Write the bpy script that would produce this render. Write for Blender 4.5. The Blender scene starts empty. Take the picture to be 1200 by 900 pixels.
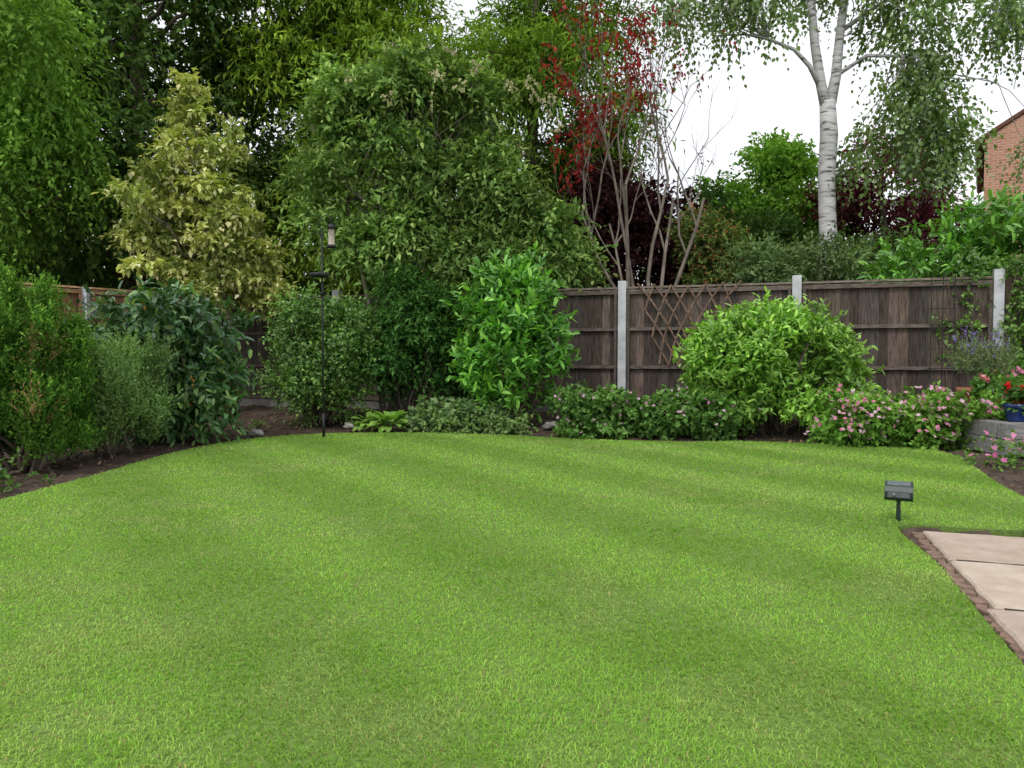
import bpy, math
import numpy as np
rng = np.random.default_rng(11)
scene = bpy.context.scene
GAIN = 1.45

# ------------------------------------------------------------------ helpers
def norm(v):
    return v / (np.linalg.norm(v, axis=-1, keepdims=True) + 1e-9)
def runit(n):
    return norm(rng.normal(size=(n, 3)))
def empty(name, loc=(0, 0, 0)):
    e = bpy.data.objects.new(name, None)
    e.empty_display_size = 0.2
    e.location = loc
    scene.collection.objects.link(e)
    return e
def tri_mesh(name, V, T, C, mat, parent=None, smooth=False):
    V = np.asarray(V, dtype=np.float32)
    if parent is not None:
        V = V - np.array(parent.location, dtype=np.float32)
    T = np.asarray(T, dtype=np.int32)
    me = bpy.data.meshes.new(name)
    me.vertices.add(len(V)); me.vertices.foreach_set('co', V.ravel())
    me.loops.add(len(T) * 3); me.loops.foreach_set('vertex_index', T.ravel())
    me.polygons.add(len(T)); me.polygons.foreach_set('loop_start', np.arange(len(T), dtype=np.int32) * 3)
    me.update(calc_edges=True)
    if C is not None:
        a = me.color_attributes.new('Col', 'FLOAT_COLOR', 'POINT')
        C4 = np.ones((len(V), 4), dtype=np.float32); C4[:, :3] = C
        a.data.foreach_set('color', C4.ravel())
    if smooth:
        me.polygons.foreach_set('use_smooth', np.ones(len(T), dtype=bool))
    me.materials.append(mat)
    ob = bpy.data.objects.new(name, me)
    scene.collection.objects.link(ob)
    if parent is not None:
        ob.parent = parent
    return ob

class MB:
    def __init__(s): s.V = []; s.F = []; s.C = []
    def add(s, verts, faces, col=(1, 1, 1)):
        o = len(s.V)
        s.V.extend([tuple(v) for v in verts]); s.C.extend([tuple(col)] * len(verts))
        s.F.extend([tuple(i + o for i in f) for f in faces])
    def box(s, c, h, ax=None, col=(1, 1, 1)):
        c = np.array(c, float)
        if ax is None: ax = np.eye(3)
        ax = np.array(ax, float)
        vs = []
        for z in (-1, 1):
            for x, y in ((-1, -1), (1, -1), (1, 1), (-1, 1)):
                vs.append(c + ax[0] * h[0] * x + ax[1] * h[1] * y + ax[2] * h[2] * z)
        s.add(vs, [(0, 3, 2, 1), (4, 5, 6, 7), (0, 1, 5, 4), (1, 2, 6, 5), (2, 3, 7, 6), (3, 0, 4, 7)], col)
    def tube(s, pts, rad, sides=6, col=(1, 1, 1), cap=True):
        pts = np.array(pts, float); n = len(pts)
        tan = norm(np.gradient(pts, axis=0))
        ref = np.array([0.31, 0.95, 0.05]) if abs(tan[0][2]) > .6 else np.array([0., 0., 1.])
        A = norm(np.cross(tan, ref)); Bv = np.cross(tan, A)
        t = 2 * math.pi * np.arange(sides) / sides
        vs = pts[:, None, :] + (A[:, None, :] * np.cos(t)[None, :, None] + Bv[:, None, :] * np.sin(t)[None, :, None]) * np.asarray(rad, float)[:, None, None]
        vs = vs.reshape(-1, 3).tolist()
        fs = []
        for i in range(n - 1):
            for k in range(sides):
                k2 = (k + 1) % sides
                fs.append((i * sides + k, i * sides + k2, (i + 1) * sides + k2, (i + 1) * sides + k))
        if cap:
            fs.append(tuple(range(sides - 1, -1, -1))); fs.append(tuple((n - 1) * sides + k for k in range(sides)))
        s.add(vs, fs, col)
    def lathe(s, c, prof, sides=24, col=(1, 1, 1)):
        vs = []; n = len(prof)
        for r, z in prof:
            for k in range(sides):
                t = 2 * math.pi * k / sides
                vs.append((c[0] + r * math.cos(t), c[1] + r * math.sin(t), c[2] + z))
        fs = []
        for i in range(n - 1):
            for k in range(sides):
                k2 = (k + 1) % sides
                fs.append((i * sides + k, i * sides + k2, (i + 1) * sides + k2, (i + 1) * sides + k))
        s.add(vs, fs, col)
    def make(s, name, mat, parent=None, smooth=False, bevel=0, loc=None):
        V = np.array(s.V, float)
        off = np.array(parent.location) if parent is not None else (np.array(loc) if loc is not None else np.zeros(3))
        V = V - off
        me = bpy.data.meshes.new(name)
        me.from_pydata(V.tolist(), [], s.F)
        me.update()
        a = me.color_attributes.new('Col', 'FLOAT_COLOR', 'POINT')
        C4 = np.ones((len(V), 4), dtype=np.float32); C4[:, :3] = np.array(s.C)
        a.data.foreach_set('color', C4.ravel())
        if smooth: me.polygons.foreach_set('use_smooth', np.ones(len(me.polygons), dtype=bool))
        me.materials.append(mat)
        ob = bpy.data.objects.new(name, me)
        scene.collection.objects.link(ob)
        if parent is not None: ob.parent = parent
        elif loc is not None: ob.location = loc
        if bevel:
            m = ob.modifiers.new('bevel', 'BEVEL'); m.width = bevel; m.segments = 2; m.limit_method = 'ANGLE'
        return ob

# ------------------------------------------------------------------ materials
def new_mat(name):
    m = bpy.data.materials.new(name); m.use_nodes = True
    nt = m.node_tree; nt.nodes.clear()
    return m, nt, nt.nodes, nt.links
def N(nodes, t, **kw):
    n = nodes.new(t)
    for k, v in kw.items(): setattr(n, k, v)
    return n
def leaf_mat(name, rough=.5, gloss=0.0, trans=.28, tint=(1.15, 1.25, .5)):
    m, nt, nd, lk = new_mat(name)
    out = N(nd, 'ShaderNodeOutputMaterial'); p = N(nd, 'ShaderNodeBsdfDiffuse')
    tr = N(nd, 'ShaderNodeBsdfTranslucent'); mx = N(nd, 'ShaderNodeMixShader')
    at = N(nd, 'ShaderNodeAttribute', attribute_name='Col')
    lk.new(at.outputs['Color'], p.inputs['Color'])
    t2 = N(nd, 'ShaderNodeVectorMath', operation='MULTIPLY'); t2.inputs[1].default_value = tint
    lk.new(at.outputs['Color'], t2.inputs[0]); lk.new(t2.outputs[0], tr.inputs['Color'])
    mx.inputs[0].default_value = trans
    lk.new(p.outputs[0], mx.inputs[1]); lk.new(tr.outputs[0], mx.inputs[2])
    fin = mx.outputs[0]
    if gloss:
        g = N(nd, 'ShaderNodeBsdfGlossy'); g.inputs['Roughness'].default_value = rough; g.inputs['Color'].default_value = (.9, .95, 1, 1)
        fr = N(nd, 'ShaderNodeLayerWeight'); fr.inputs['Blend'].default_value = .25
        mm = N(nd, 'ShaderNodeMath', operation='MULTIPLY_ADD'); mm.inputs[1].default_value = gloss * 2.5; mm.inputs[2].default_value = gloss * .6
        lk.new(fr.outputs['Fresnel'], mm.inputs[0])
        m2 = N(nd, 'ShaderNodeMixShader'); lk.new(mm.outputs[0], m2.inputs[0]); lk.new(fin, m2.inputs[1]); lk.new(g.outputs[0], m2.inputs[2]); fin = m2.outputs[0]
    lk.new(fin, out.inputs[0])
    return m
def surf_mat(name, c1, c2, scale=8, rough=.85, bump=.3, bscale=None, stretch=(1, 1, 1), attr=False, detail=6, metal=0, lo=.35, hi=.65, spec=.3, bdist=.01):
    m, nt, nd, lk = new_mat(name)
    out = N(nd, 'ShaderNodeOutputMaterial'); p = N(nd, 'ShaderNodeBsdfPrincipled')
    tc = N(nd, 'ShaderNodeTexCoord'); mp = N(nd, 'ShaderNodeMapping'); mp.inputs['Scale'].default_value = stretch
    nz = N(nd, 'ShaderNodeTexNoise'); nz.inputs['Scale'].default_value = scale; nz.inputs['Detail'].default_value = detail
    nz.inputs['Roughness'].default_value = .65
    cr = N(nd, 'ShaderNodeValToRGB')
    cr.color_ramp.elements[0].position = lo; cr.color_ramp.elements[0].color = (*c1, 1)
    cr.color_ramp.elements[1].position = hi; cr.color_ramp.elements[1].color = (*c2, 1)
    lk.new(tc.outputs['Object'], mp.inputs['Vector']); lk.new(mp.outputs[0], nz.inputs['Vector'])
    lk.new(nz.outputs['Fac'], cr.inputs[0])
    col = cr.outputs[0]
    if attr:
        at = N(nd, 'ShaderNodeAttribute', attribute_name='Col')
        mu = N(nd, 'ShaderNodeVectorMath', operation='MULTIPLY')
        lk.new(col, mu.inputs[0]); lk.new(at.outputs['Color'], mu.inputs[1]); col = mu.outputs[0]
    lk.new(col, p.inputs['Base Color'])
    p.inputs['Roughness'].default_value = rough; p.inputs['Metallic'].default_value = metal
    p.inputs['Specular IOR Level'].default_value = spec
    if bump:
        n2 = N(nd, 'ShaderNodeTexNoise'); n2.inputs['Scale'].default_value = bscale or scale * 3; n2.inputs['Detail'].default_value = 4
        lk.new(mp.outputs[0], n2.inputs['Vector'])
        b = N(nd, 'ShaderNodeBump'); b.inputs['Strength'].default_value = bump; b.inputs['Distance'].default_value = bdist
        lk.new(n2.outputs['Fac'], b.inputs['Height']); lk.new(b.outputs[0], p.inputs['Normal'])
    lk.new(p.outputs[0], out.inputs[0])
    return m

M_leaf = leaf_mat('leaf_matte', .5, 0, .3)
M_semi = leaf_mat('leaf_satin', .45, .035, .28)
M_gloss = leaf_mat('leaf_glossy', .30, .07, .25)
M_grass = leaf_mat('grass_blade', .5, 0, .3)
M_petal = leaf_mat('petal', .6, 0, .3, (1, 1, 1))
M_purple = leaf_mat('leaf_purple', .5, 0, .25, (1.2, .7, .7))
M_bark = surf_mat('bark', (.05, .035, .025), (.16, .125, .095), 14, .9, .6, stretch=(1, 1, .3), detail=3)
M_stem = surf_mat('pale_bark', (.13, .105, .085), (.30, .255, .21), 14, .85, .4, stretch=(1, 1, .3), detail=3)
M_soil = surf_mat('soil', (.040, .027, .019), (.13, .09, .065), 9, .95, .9, 40, bdist=.03)
M_wood = surf_mat('weathered_wood', (.044, .034, .028), (.160, .130, .109), 5, .9, .4, 12, stretch=(14, 14, 1.2), attr=True)
M_rail = surf_mat('weathered_rail', (.058, .045, .037), (.185, .150, .126), 5, .9, .4, 12, stretch=(2, 2, 14), attr=True)
M_conc = surf_mat('concrete_post', (.44, .45, .47), (.64, .65, .67), 6, .85, .25, 60)
M_conc2 = surf_mat('gravel_board', (.16, .15, .14), (.28, .27, .25), 6, .9, .25, 60)
M_slab = surf_mat('paving_slab', (.40, .315, .25), (.60, .50, .42), 9, .85, .8, 60, bdist=.008, detail=12, attr=True, lo=.25, hi=.75)
M_joint = surf_mat('joint_dirt', (.03, .024, .016), (.075, .06, .04), 30, .95, .6)
M_metal = surf_mat('dark_metal', (.02, .022, .022), (.045, .047, .047), 20, .5, .1, metal=.3)
M_plast = surf_mat('green_plastic', (.012, .028, .022), (.022, .042, .034), 10, .4, .05, spec=.5)
M_panel = surf_mat('solar_cell', (.12, .14, .15), (.18, .20, .21), 30, .22, 0, spec=.6)
M_lens = surf_mat('grey_lens', (.10, .11, .12), (.15, .16, .17), 30, .3, 0, spec=.6)
M_terra = surf_mat('terracotta', (.36, .13, .07), (.50, .21, .12), 10, .85, .2)
M_blue = surf_mat('blue_glaze', (.012, .03, .14), (.03, .06, .26), 6, .15, .05, spec=.6)
M_sleeper = surf_mat('grey_timber', (.15, .145, .14), (.34, .33, .32), 5, .85, .4, 20, stretch=(1.5, 12, 12))
M_stone = surf_mat('rock', (.16, .15, .14), (.38, .36, .33), 9, .9, .5)
M_seed = surf_mat('feeder_seed', (.25, .2, .13), (.55, .5, .42), 60, .5, .2)
M_mortar = surf_mat('mortar_haunch', (.12, .08, .06), (.30, .20, .15), 12, .95, .8, 40)

def birch_mat():
    m, nt, nd, lk = new_mat('birch_bark')
    out = N(nd, 'ShaderNodeOutputMaterial'); p = N(nd, 'ShaderNodeBsdfPrincipled')
    tc = N(nd, 'ShaderNodeTexCoord'); mp = N(nd, 'ShaderNodeMapping'); mp.inputs['Scale'].default_value = (3, 3, 16)
    nz = N(nd, 'ShaderNodeTexNoise'); nz.inputs['Scale'].default_value = 1.6; nz.inputs['Detail'].default_value = 5
    cr = N(nd, 'ShaderNodeValToRGB'); e = cr.color_ramp.elements
    e[0].position = .33; e[0].color = (.09, .08, .075, 1); e[1].position = .44; e[1].color = (.46, .45, .44, 1)
    x = e.new(.68); x.color = (.64, .63, .62, 1)
    lk.new(tc.outputs['Object'], mp.inputs[0]); lk.new(mp.outputs[0], nz.inputs['Vector']); lk.new(nz.outputs['Fac'], cr.inputs[0])
    lk.new(cr.outputs[0], p.inputs['Base Color']); p.inputs['Roughness'].default_value = .75
    b = N(nd, 'ShaderNodeBump'); b.inputs['Strength'].default_value = .4; b.inputs['Distance'].default_value = .01
    lk.new(nz.outputs['Fac'], b.inputs['Height']); lk.new(b.outputs[0], p.inputs['Normal'])
    lk.new(p.outputs[0], out.inputs[0]); return m
M_birch = birch_mat()
def brick_mat():
    m, nt, nd, lk = new_mat('red_brick')
    out = N(nd, 'ShaderNodeOutputMaterial'); p = N(nd, 'ShaderNodeBsdfPrincipled')
    tc = N(nd, 'ShaderNodeTexCoord'); sp = N(nd, 'ShaderNodeSeparateXYZ'); ad = N(nd, 'ShaderNodeMath', operation='ADD')
    cb = N(nd, 'ShaderNodeCombineXYZ'); br = N(nd, 'ShaderNodeTexBrick')
    br.inputs['Scale'].default_value = 1.0; br.inputs['Brick Width'].default_value = .225; br.inputs['Row Height'].default_value = .075
    br.inputs['Mortar Size'].default_value = .009; br.inputs['Color1'].default_value = (.42, .17, .09, 1)
    br.inputs['Color2'].default_value = (.55, .26, .155, 1); br.inputs['Mortar'].default_value = (.50, .42, .35, 1)
    lk.new(tc.outputs['Object'], sp.inputs[0]); lk.new(sp.outputs['X'], ad.inputs[0]); lk.new(sp.outputs['Y'], ad.inputs[1])
    lk.new(ad.outputs[0], cb.inputs['X']); lk.new(sp.outputs['Z'], cb.inputs['Y']); lk.new(cb.outputs[0], br.inputs['Vector'])
    lk.new(br.outputs['Color'], p.inputs['Base Color']); p.inputs['Roughness'].default_value = .9
    lk.new(p.outputs[0], out.inputs[0]); return m
M_brick = brick_mat()
M_roof = surf_mat('roof_tile', (.10, .045, .03), (.20, .09, .06), 6, .85, .4)
M_white = surf_mat('white_frame', (.7, .7, .7), (.8, .8, .8), 4, .4, 0)
M_glass = surf_mat('window_glass', (.03, .035, .04), (.06, .07, .08), 2, .08, 0, spec=.8)

# ------------------------------------------------------------------ foliage generators
def clumps(c, R, n, r0, r1, shell=.55, zflat=.8, zmin=-1.0):
    u = runit(n * 3); u = u[u[:, 2] > zmin][:n]
    n = len(u)
    f = rng.uniform(shell, 1, n)[:, None] ** .6
    r = rng.uniform(r0, r1, n)
    cen = np.array(c) + u * f * (np.array(R) - r0 * .7)
    return np.column_stack([cen, r, r, r * zflat])
def foliage(bl, ns, k, SL, L, W, c1, c2, outw=1., upw=.3, droop=.2, ldroop=.2, ctip=None, tipw=.6, rmin=.5, jl=.3, spread=.9, nup=.8, wj=.22, cv=.28):
    bl = np.array(bl, float)
    w = (bl[:, 3] * bl[:, 4] + bl[:, 3] * bl[:, 5] + bl[:, 4] * bl[:, 5]); w = w / w.sum()
    bi = rng.choice(len(bl), ns, p=w)
    cr = rng.random(len(bl)); cg = rng.uniform(1 - cv, 1 + cv, len(bl))
    u = runit(ns)
    rr = rng.uniform(rmin, 1, ns)[:, None] ** .7
    s = bl[bi, :3] + u * rr * bl[bi, 3:]
    d = norm(u * outw + np.array([0, 0, upw]) + rng.normal(size=(ns, 3)) * .45)
    sl = SL * rng.uniform(.5, 1.45, ns)
    t = (np.arange(k) + .5) / k
    P = s[:, None, :] + d[:, None, :] * (sl[:, None] * t)[:, :, None]
    P[:, :, 2] -= droop * sl[:, None] * t ** 2
    D = d[:, None, :] * .6 + rng.normal(size=(ns, k, 3)) * spread * .6
    D[:, :, 2] -= ldroop
    Nn = u[:, None, :] * .5 + np.array([0, 0, nup]) + rng.normal(size=(ns, k, 3)) * .35
    m = .45 * cr[bi][:, None] + .25 * rng.random(ns)[:, None] + .3 * rng.random((ns, k))
    c1 = np.array(c1); c2 = np.array(c2)
    C = c1 + (c2 - c1) * m[:, :, None]
    if ctip is not None:
        tp = (t[None, :] > .6) * (rng.random((ns, k)) < tipw)
        C = np.where(tp[:, :, None], np.array(ctip) * rng.uniform(.8, 1.15, (ns, k))[:, :, None], C)
    C = C * rng.uniform(1 - wj, 1 + wj, (ns, k))[:, :, None] * cg[bi][:, None, None]
    n = ns * k
    LL = L * rng.uniform(1 - jl, 1 + jl, n); WW = W * LL / L
    return P.reshape(n, 3), norm(D.reshape(n, 3)), Nn.reshape(n, 3), LL, WW, C.reshape(n, 3)
def cat(*a):
    return tuple(np.concatenate([x[i] for x in a]) for i in range(6))
def leaves(name, data, mat, parent, rich=False, curl=.15, fold=.18, zfloor=.01):
    P, D, Nn, L, W, C = data
    k = P[:, 2] > zfloor
    P, D, Nn, L, W, C = P[k], D[k], Nn[k], L[k], W[k], C[k]
    if mat is not M_petal: C = C * GAIN
    C = np.clip(C, 0, .85)
    S = norm(np.cross(D, Nn)); U = np.cross(S, D)
    L = L[:, None]; W = W[:, None]
    n = len(P)
    b = P; l = P + D * L * .45 + S * W * .5 + U * W * fold; r = P + D * L * .45 - S * W * .5 + U * W * fold
    t = P + D * L - U * L * curl
    i = np.arange(n)
    if rich:
        m = P + D * L * .5
        l2 = P + D * L * .74 + S * W * .36 + U * (W * fold * .7 - L * curl * .35); r2 = P + D * L * .74 - S * W * .36 + U * (W * fold * .7 - L * curl * .35)
        l1 = P + D * L * .28 + S * W * .42 + U * W * fold; r1 = P + D * L * .28 - S * W * .42 + U * W * fold
        V = np.stack([b, m, t, l1, r1, l2, r2], 1).reshape(-1, 3); o = i * 7
        T = np.concatenate([np.stack([o + a, o + c, o + d], 1) for a, c, d in
                            ((0, 1, 3), (3, 1, 5), (5, 1, 2), (0, 4, 1), (4, 6, 1), (6, 2, 1))])
        CC = np.repeat(C, 7, 0)
    else:
        V = np.stack([b, l, t, r], 1).reshape(-1, 3); o = i * 4
        T = np.concatenate([np.stack([o, o + 2, o + 1], 1), np.stack([o, o + 3, o + 2], 1)])
        CC = np.repeat(C, 4, 0)
    return tri_mesh(name, V, T, CC, mat, parent)
def limb(mb, a, b, ra, rb, sides=5, segs=5, bow=.12, wob=.05):
    a = np.array(a, float); b = np.array(b, float); L = np.linalg.norm(b - a)
    t = np.linspace(0, 1, segs + 1)
    pts = a + (b - a) * t[:, None]
    pts[:, 2] += -bow * L * np.sin(t * math.pi) * .6
    w = rng.normal(size=(segs + 1, 3)) * wob * L; w[0] = 0; w[-1] = 0
    pts += w * np.sin(t * math.pi)[:, None]
    mb.tube(pts, ra + (rb - ra) * t ** .8, sides)
def skeleton(mb, trunk, rads, bl, r_l=.035, sides=6, every=1, twigs=3):
    trunk = np.array(trunk, float)
    mb.tube(trunk, rads, 9)
    ts = []
    for i in range(len(trunk) - 1):
        for f in np.linspace(0, 1, 6): ts.append(trunk[i] * (1 - f) + trunk[i + 1] * f)
    ts = np.array(ts)
    for q in bl[::every]:
        c = q[:3]
        d = np.linalg.norm(ts[:, :2] - c[:2], axis=1)
        cost = np.abs(ts[:, 2] - (c[2] - .55 * d - .1))
        a = ts[np.argmin(cost)]
        limb(mb, a, c, r_l, r_l * .35, 5, 5)
        for _ in range(twigs):
            u = runit(1)[0]
            limb(mb, c, c + u * q[3:6] * .95, r_l * .35, r_l * .12, 3, 2, 0, .05)

def smooth_poly(pts, n=8):
    P = np.array(pts, float); m = len(P); out = []
    for i in range(m):
        p0, p1, p2, p3 = P[i - 1], P[i], P[(i + 1) % m], P[(i + 2) % m]
        for t in np.arange(n) / n:
            out.append(.5 * ((2 * p1) + (-p0 + p2) * t + (2 * p0 - 5 * p1 + 4 * p2 - p3) * t * t + (-p0 + 3 * p1 - 3 * p2 + p3) * t ** 3))
    return np.array(out)
def inside(x, y, poly):
    r = np.zeros(len(x), bool); m = len(poly)
    for i in range(m):
        x1, y1 = poly[i]; x2, y2 = poly[(i + 1) % m]
        if y1 == y2: continue
        c = ((y1 > y) != (y2 > y)) & (x < (x2 - x1) * (y - y1) / (y2 - y1) + x1)
        r ^= c
    return r
_g = rng.random((64, 64))
def vnoise(x, y, s):
    x = x * s + 100.3; y = y * s + 57.7
    xi = np.floor(x).astype(int); yi = np.floor(y).astype(int); fx = x - xi; fy = y - yi
    fx = fx * fx * (3 - 2 * fx); fy = fy * fy * (3 - 2 * fy)
    g = lambda a, b: _g[a % 64, b % 64]
    return (g(xi, yi) * (1 - fx) + g(xi + 1, yi) * fx) * (1 - fy) + (g(xi, yi + 1) * (1 - fx) + g(xi + 1, yi + 1) * fx) * fy

# ------------------------------------------------------------------ ground, bed, lawn
mb = MB(); mb.add([(-300, -300, -.12), (300, -300, -.12), (300, 300, -.12), (-300, 300, -.12)], [(0, 1, 2, 3)])
mb.make('ground', surf_mat('rough_ground', (.03, .045, .015), (.07, .09, .03), .8, .95, .4, 8))

lawn_pts = [(-3.1, 2.2), (-3.05, 3.6), (-3.04, 4.5), (-3.0, 5.3), (-3.0, 6.7), (-2.72, 7.75), (-2.05, 8.3), (-.94, 8.38), (0, 8.1), (.7, 7.75), (1.7, 7.5),
            (2.3, 7.55), (2.95, 7.35), (3.6, 7.02), (3.86, 6.7), (3.62, 5.9), (3.3, 5.1), (3.09, 4.5), (2.85, 3.95), (2.5, 3.66), (2.05, 3.76), (1.90, 3.66),
            (1.74, 3.02), (1.43, 2.1), (1.2, 1.3), (.95, 0), (.8, -2), (-3.2, -2), (-3.2, 0)]
poly = smooth_poly(lawn_pts, 6)
xs = np.arange(-9, 9.01, .07); ys = np.arange(-2.5, 12.3, .07)
X, Y = np.meshgrid(xs, ys); xf, yf = X.ravel(), Y.ravel()
fd = (yf - (9.6 - (xf - 1.41) * .33))
Z = -.02 + .05 * (vnoise(xf, yf, 2.2) - .5) + .035 * (vnoise(xf, yf, 9) - .5) + .018 * (vnoise(xf, yf, 23) - .5)
Z += .14 * np.clip(1 + fd / 1.6, 0, 1)
Z = np.where(inside(xf, yf, poly), -.07, Z)
onpath = (yf < 3.62) & (xf > 1.97 - (3.58 - yf) * .325) ; Z = np.where(onpath, np.minimum(Z, -.035), Z)
nx, ny = len(xs), len(ys)
idx = np.arange(nx * ny).reshape(ny, nx)
a, b, c, d = idx[:-1, :-1].ravel(), idx[:-1, 1:].ravel(), idx[1:, 1:].ravel(), idx[1:, :-1].ravel()
T = np.concatenate([np.stack([a, b, c], 1), np.stack([a, c, d], 1)])
bed = empty('flower_bed_soil')
tri_mesh('soil', np.column_stack([xf, yf, Z]), T, None, M_soil, bed, True)
n = 6500
cx = rng.uniform(-6, 5.5, n); cy = rng.uniform(1.2, 10.5, n)
k = ~inside(cx, cy, poly) & (cy < 9.5 - (cx - 1.41) * .33) & ~((cy < 3.6) & (cx > 1.95 - (3.58 - cy) * .325)); cx, cy = cx[k], cy[k]; n = len(cx)
fd = (cy - (9.6 - (cx - 1.41) * .33)); cz = -.015 + .14 * np.clip(1 + fd / 1.6, 0, 1)
r = rng.uniform(.006, .022, n)
base = np.array([(1, 0, -.3), (-.5, .87, -.3), (-.5, -.87, -.3), (.3, .5, .7), (-.6, .1, .6), (.3, -.5, .5)])
tri = [(0, 1, 3), (1, 2, 4), (2, 0, 5), (1, 4, 3), (2, 5, 4), (0, 3, 5), (3, 4, 5)]
V = np.column_stack([cx, cy, cz])[:, None, :] + (base[None] + rng.normal(size=(n, 6, 3)) * .25) * r[:, None, None]
o = np.arange(n) * 6
T = np.concatenate([np.stack([o + a, o + b, o + c], 1) for a, b, c in tri])
cc = np.repeat(np.where(rng.random(n)[:, None] < .12, np.array([[2.6, 2.4, 2.2]]), np.array([[1., 1., 1.]])) * rng.uniform(.6, 1.5, n)[:, None], 6, 0)
tri_mesh('clods', V.reshape(-1, 3), T, cc, surf_mat('clod', (.045, .032, .022), (.11, .08, .058), 9, .95, 0, attr=True), bed)

lawn = empty('lawn')
m_ = len(poly)
V = [(p[0], p[1], 0) for p in poly] + [(p[0], p[1], -.1) for p in poly]
mb = MB(); mb.add(V, [tuple(range(m_))] + [(i, i + m_, (i + 1) % m_ + m_, (i + 1) % m_) for i in range(m_)])
mb.make('turf', surf_mat('turf', (.11, .19, .035), (.18, .27, .06), 40, .95, .6, 90), lawn)

bands = [(-2, 1.3, 700, .006), (1.3, 2.3, 27000, .0026), (2.3, 3.5, 15000, .0032), (3.5, 5.4, 7400, .0046), (5.4, 8.6, 4300, .0064)]
GX, GY, GW = [], [], []
for y0, y1, den, w in bands:
    n = int((y1 - y0) * 7.2 * den)
    x = rng.uniform(-3.25, 3.95, n); y = rng.uniform(y0, y1, n)
    kk = inside(x, y, poly) & (np.abs(x) < .74 * np.maximum(y, 0) + .8)
    GX.append(x[kk]); GY.append(y[kk]); GW.append(np.full(kk.sum(), w))
gx = np.concatenate(GX); gy = np.concatenate(GY); gw = np.concatenate(GW); n = len(gx)
az = rng.uniform(0, 2 * math.pi, n)
lean = rng.uniform(.3, 1.4, n)
h = rng.uniform(.006, .0145, n) * (1 + .5 * (vnoise(gx, gy, 5) - .5))
# mower passes: bands run diagonally away from the viewer, blades bent alternately
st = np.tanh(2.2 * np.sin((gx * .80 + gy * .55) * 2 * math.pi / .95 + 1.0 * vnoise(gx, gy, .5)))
dirx = np.cos(az) * .8 + st * .40; diry = np.sin(az) * .8 + st * .40
dd = norm(np.column_stack([dirx, diry]))
side = np.column_stack([-dd[:, 1], dd[:, 0]])
ra = rng.uniform(0, 2 * math.pi, n); side = norm(side * .7 + np.column_stack([np.cos(ra), np.sin(ra)]) * .7)
zl = np.zeros(n)
B = np.column_stack([gx, gy, zl])
up = np.array([0, 0, 1.])
d3 = np.column_stack([dd, zl]); s3 = np.column_stack([side, zl])
w2 = (gw * rng.uniform(.7, 1.3, n))[:, None] * .5
hm = h[:, None]
mid = B + d3 * hm * lean[:, None] * .35 + up * hm * .6
tip = B + d3 * hm * lean[:, None] * 1.35 + up * hm * (1.05 - .45 * lean[:, None])
V = np.stack([B - s3 * w2, B + s3 * w2, mid + s3 * w2 * .85, mid - s3 * w2 * .85, tip], 1).reshape(-1, 3)
o = np.arange(n) * 5
T = np.concatenate([np.stack([o, o + 1, o + 2], 1), np.stack([o, o + 2, o + 3], 1), np.stack([o + 3, o + 2, o + 4], 1)])
g1 = np.array([.19, .40, .042]); g2 = np.array([.40, .63, .120]); g3 = np.array([.52, .61, .22])
v = .48 * rng.random(n) + .15 * vnoise(gx, gy, 1.1) + .14 * vnoise(gx, gy, 4.5) + .16 * vnoise(gx, gy, 16) + .10 * st  # last term paints the mowing-stripe sheen into the blade colour
v = np.clip(v, 0, 1)[:, None]
C = g1 + (g2 - g1) * v
pt = np.clip((vnoise(gx + 9, gy, 1.9) * .5 + vnoise(gx, gy + 5, 6) * .5 - .54) * 4, 0, 1)[:, None]
C = C + (g3 - C) * pt * .4
C = C * (1 + .05 * st[:, None])  # stripe sheen of leaning blades, painted as lighter and darker colour bands
straw = rng.random(n) < .05 + .07 * pt[:, 0]
C[straw] = np.array([.48, .42, .18]) * rng.uniform(.5, 1.2, straw.sum())[:, None]
C = C * rng.uniform(.72, 1.22, n)[:, None]
CC = np.clip(np.repeat(C, 5, 0), 0, .85)
tri_mesh('grass', V, T, CC, M_grass, lawn)

# ------------------------------------------------------------------ paving path
zz = np.array([0, 0, 1.])
u = np.array([.951, -.309, 0]); v_ = np.array([.309, .951, 0])
path = empty('paving_path', (1.97, 3.58, 0))
mb = MB(); jb = MB(); o = np.array([1.97, 3.58, 0.])
yv = 0; gp = .030
def slab(cen, a_, b_, col):
    P = []
    for e0, e1 in (((-1, -1), (1, -1)), ((1, -1), (1, 1)), ((1, 1), (-1, 1)), ((-1, 1), (-1, -1))):
        for t in np.arange(10) / 10:
            x = e0[0] * (1 - t) + e1[0] * t; y = e0[1] * (1 - t) + e1[1] * t
            j = 1 if t else .3
            P.append((x * (a_ + rng.normal() * .003 * j), y * (b_ + rng.normal() * .003 * j)))
    n = len(P); vs = []
    for zt, ins in ((-.04, 0), (.008, 0), (.016, .008)):
        for x, y in P:
            fx = 1 - ins / a_; fy = 1 - ins / b_
            vs.append(cen + u * x * fx + v_ * y * fy + zz * zt)
    fs = [tuple(2 * n + i for i in range(n))]
    for l in range(2):
        for i in range(n): fs.append((l * n + i, l * n + (i + 1) % n, (l + 1) * n + (i + 1) % n, (l + 1) * n + i))
    mb.add(vs, fs, col)
for r_, ln in enumerate([.52, .60, .60, .60, .60, .60]):
    xo = [0, 0.0, -.03, .02, -.02, 0][r_]
    for wd in (.88, .60, .88):
        cen = o + u * (xo + wd / 2) - v_ * (yv + ln / 2)
        t = rng.uniform(.86, 1.08); slab(cen, wd / 2, ln / 2, (t, t * rng.uniform(.96, 1.02), t * rng.uniform(.93, 1.02)))
        xo += wd + gp
    yv += ln + gp
mb.make('slabs', M_slab, path)
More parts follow.
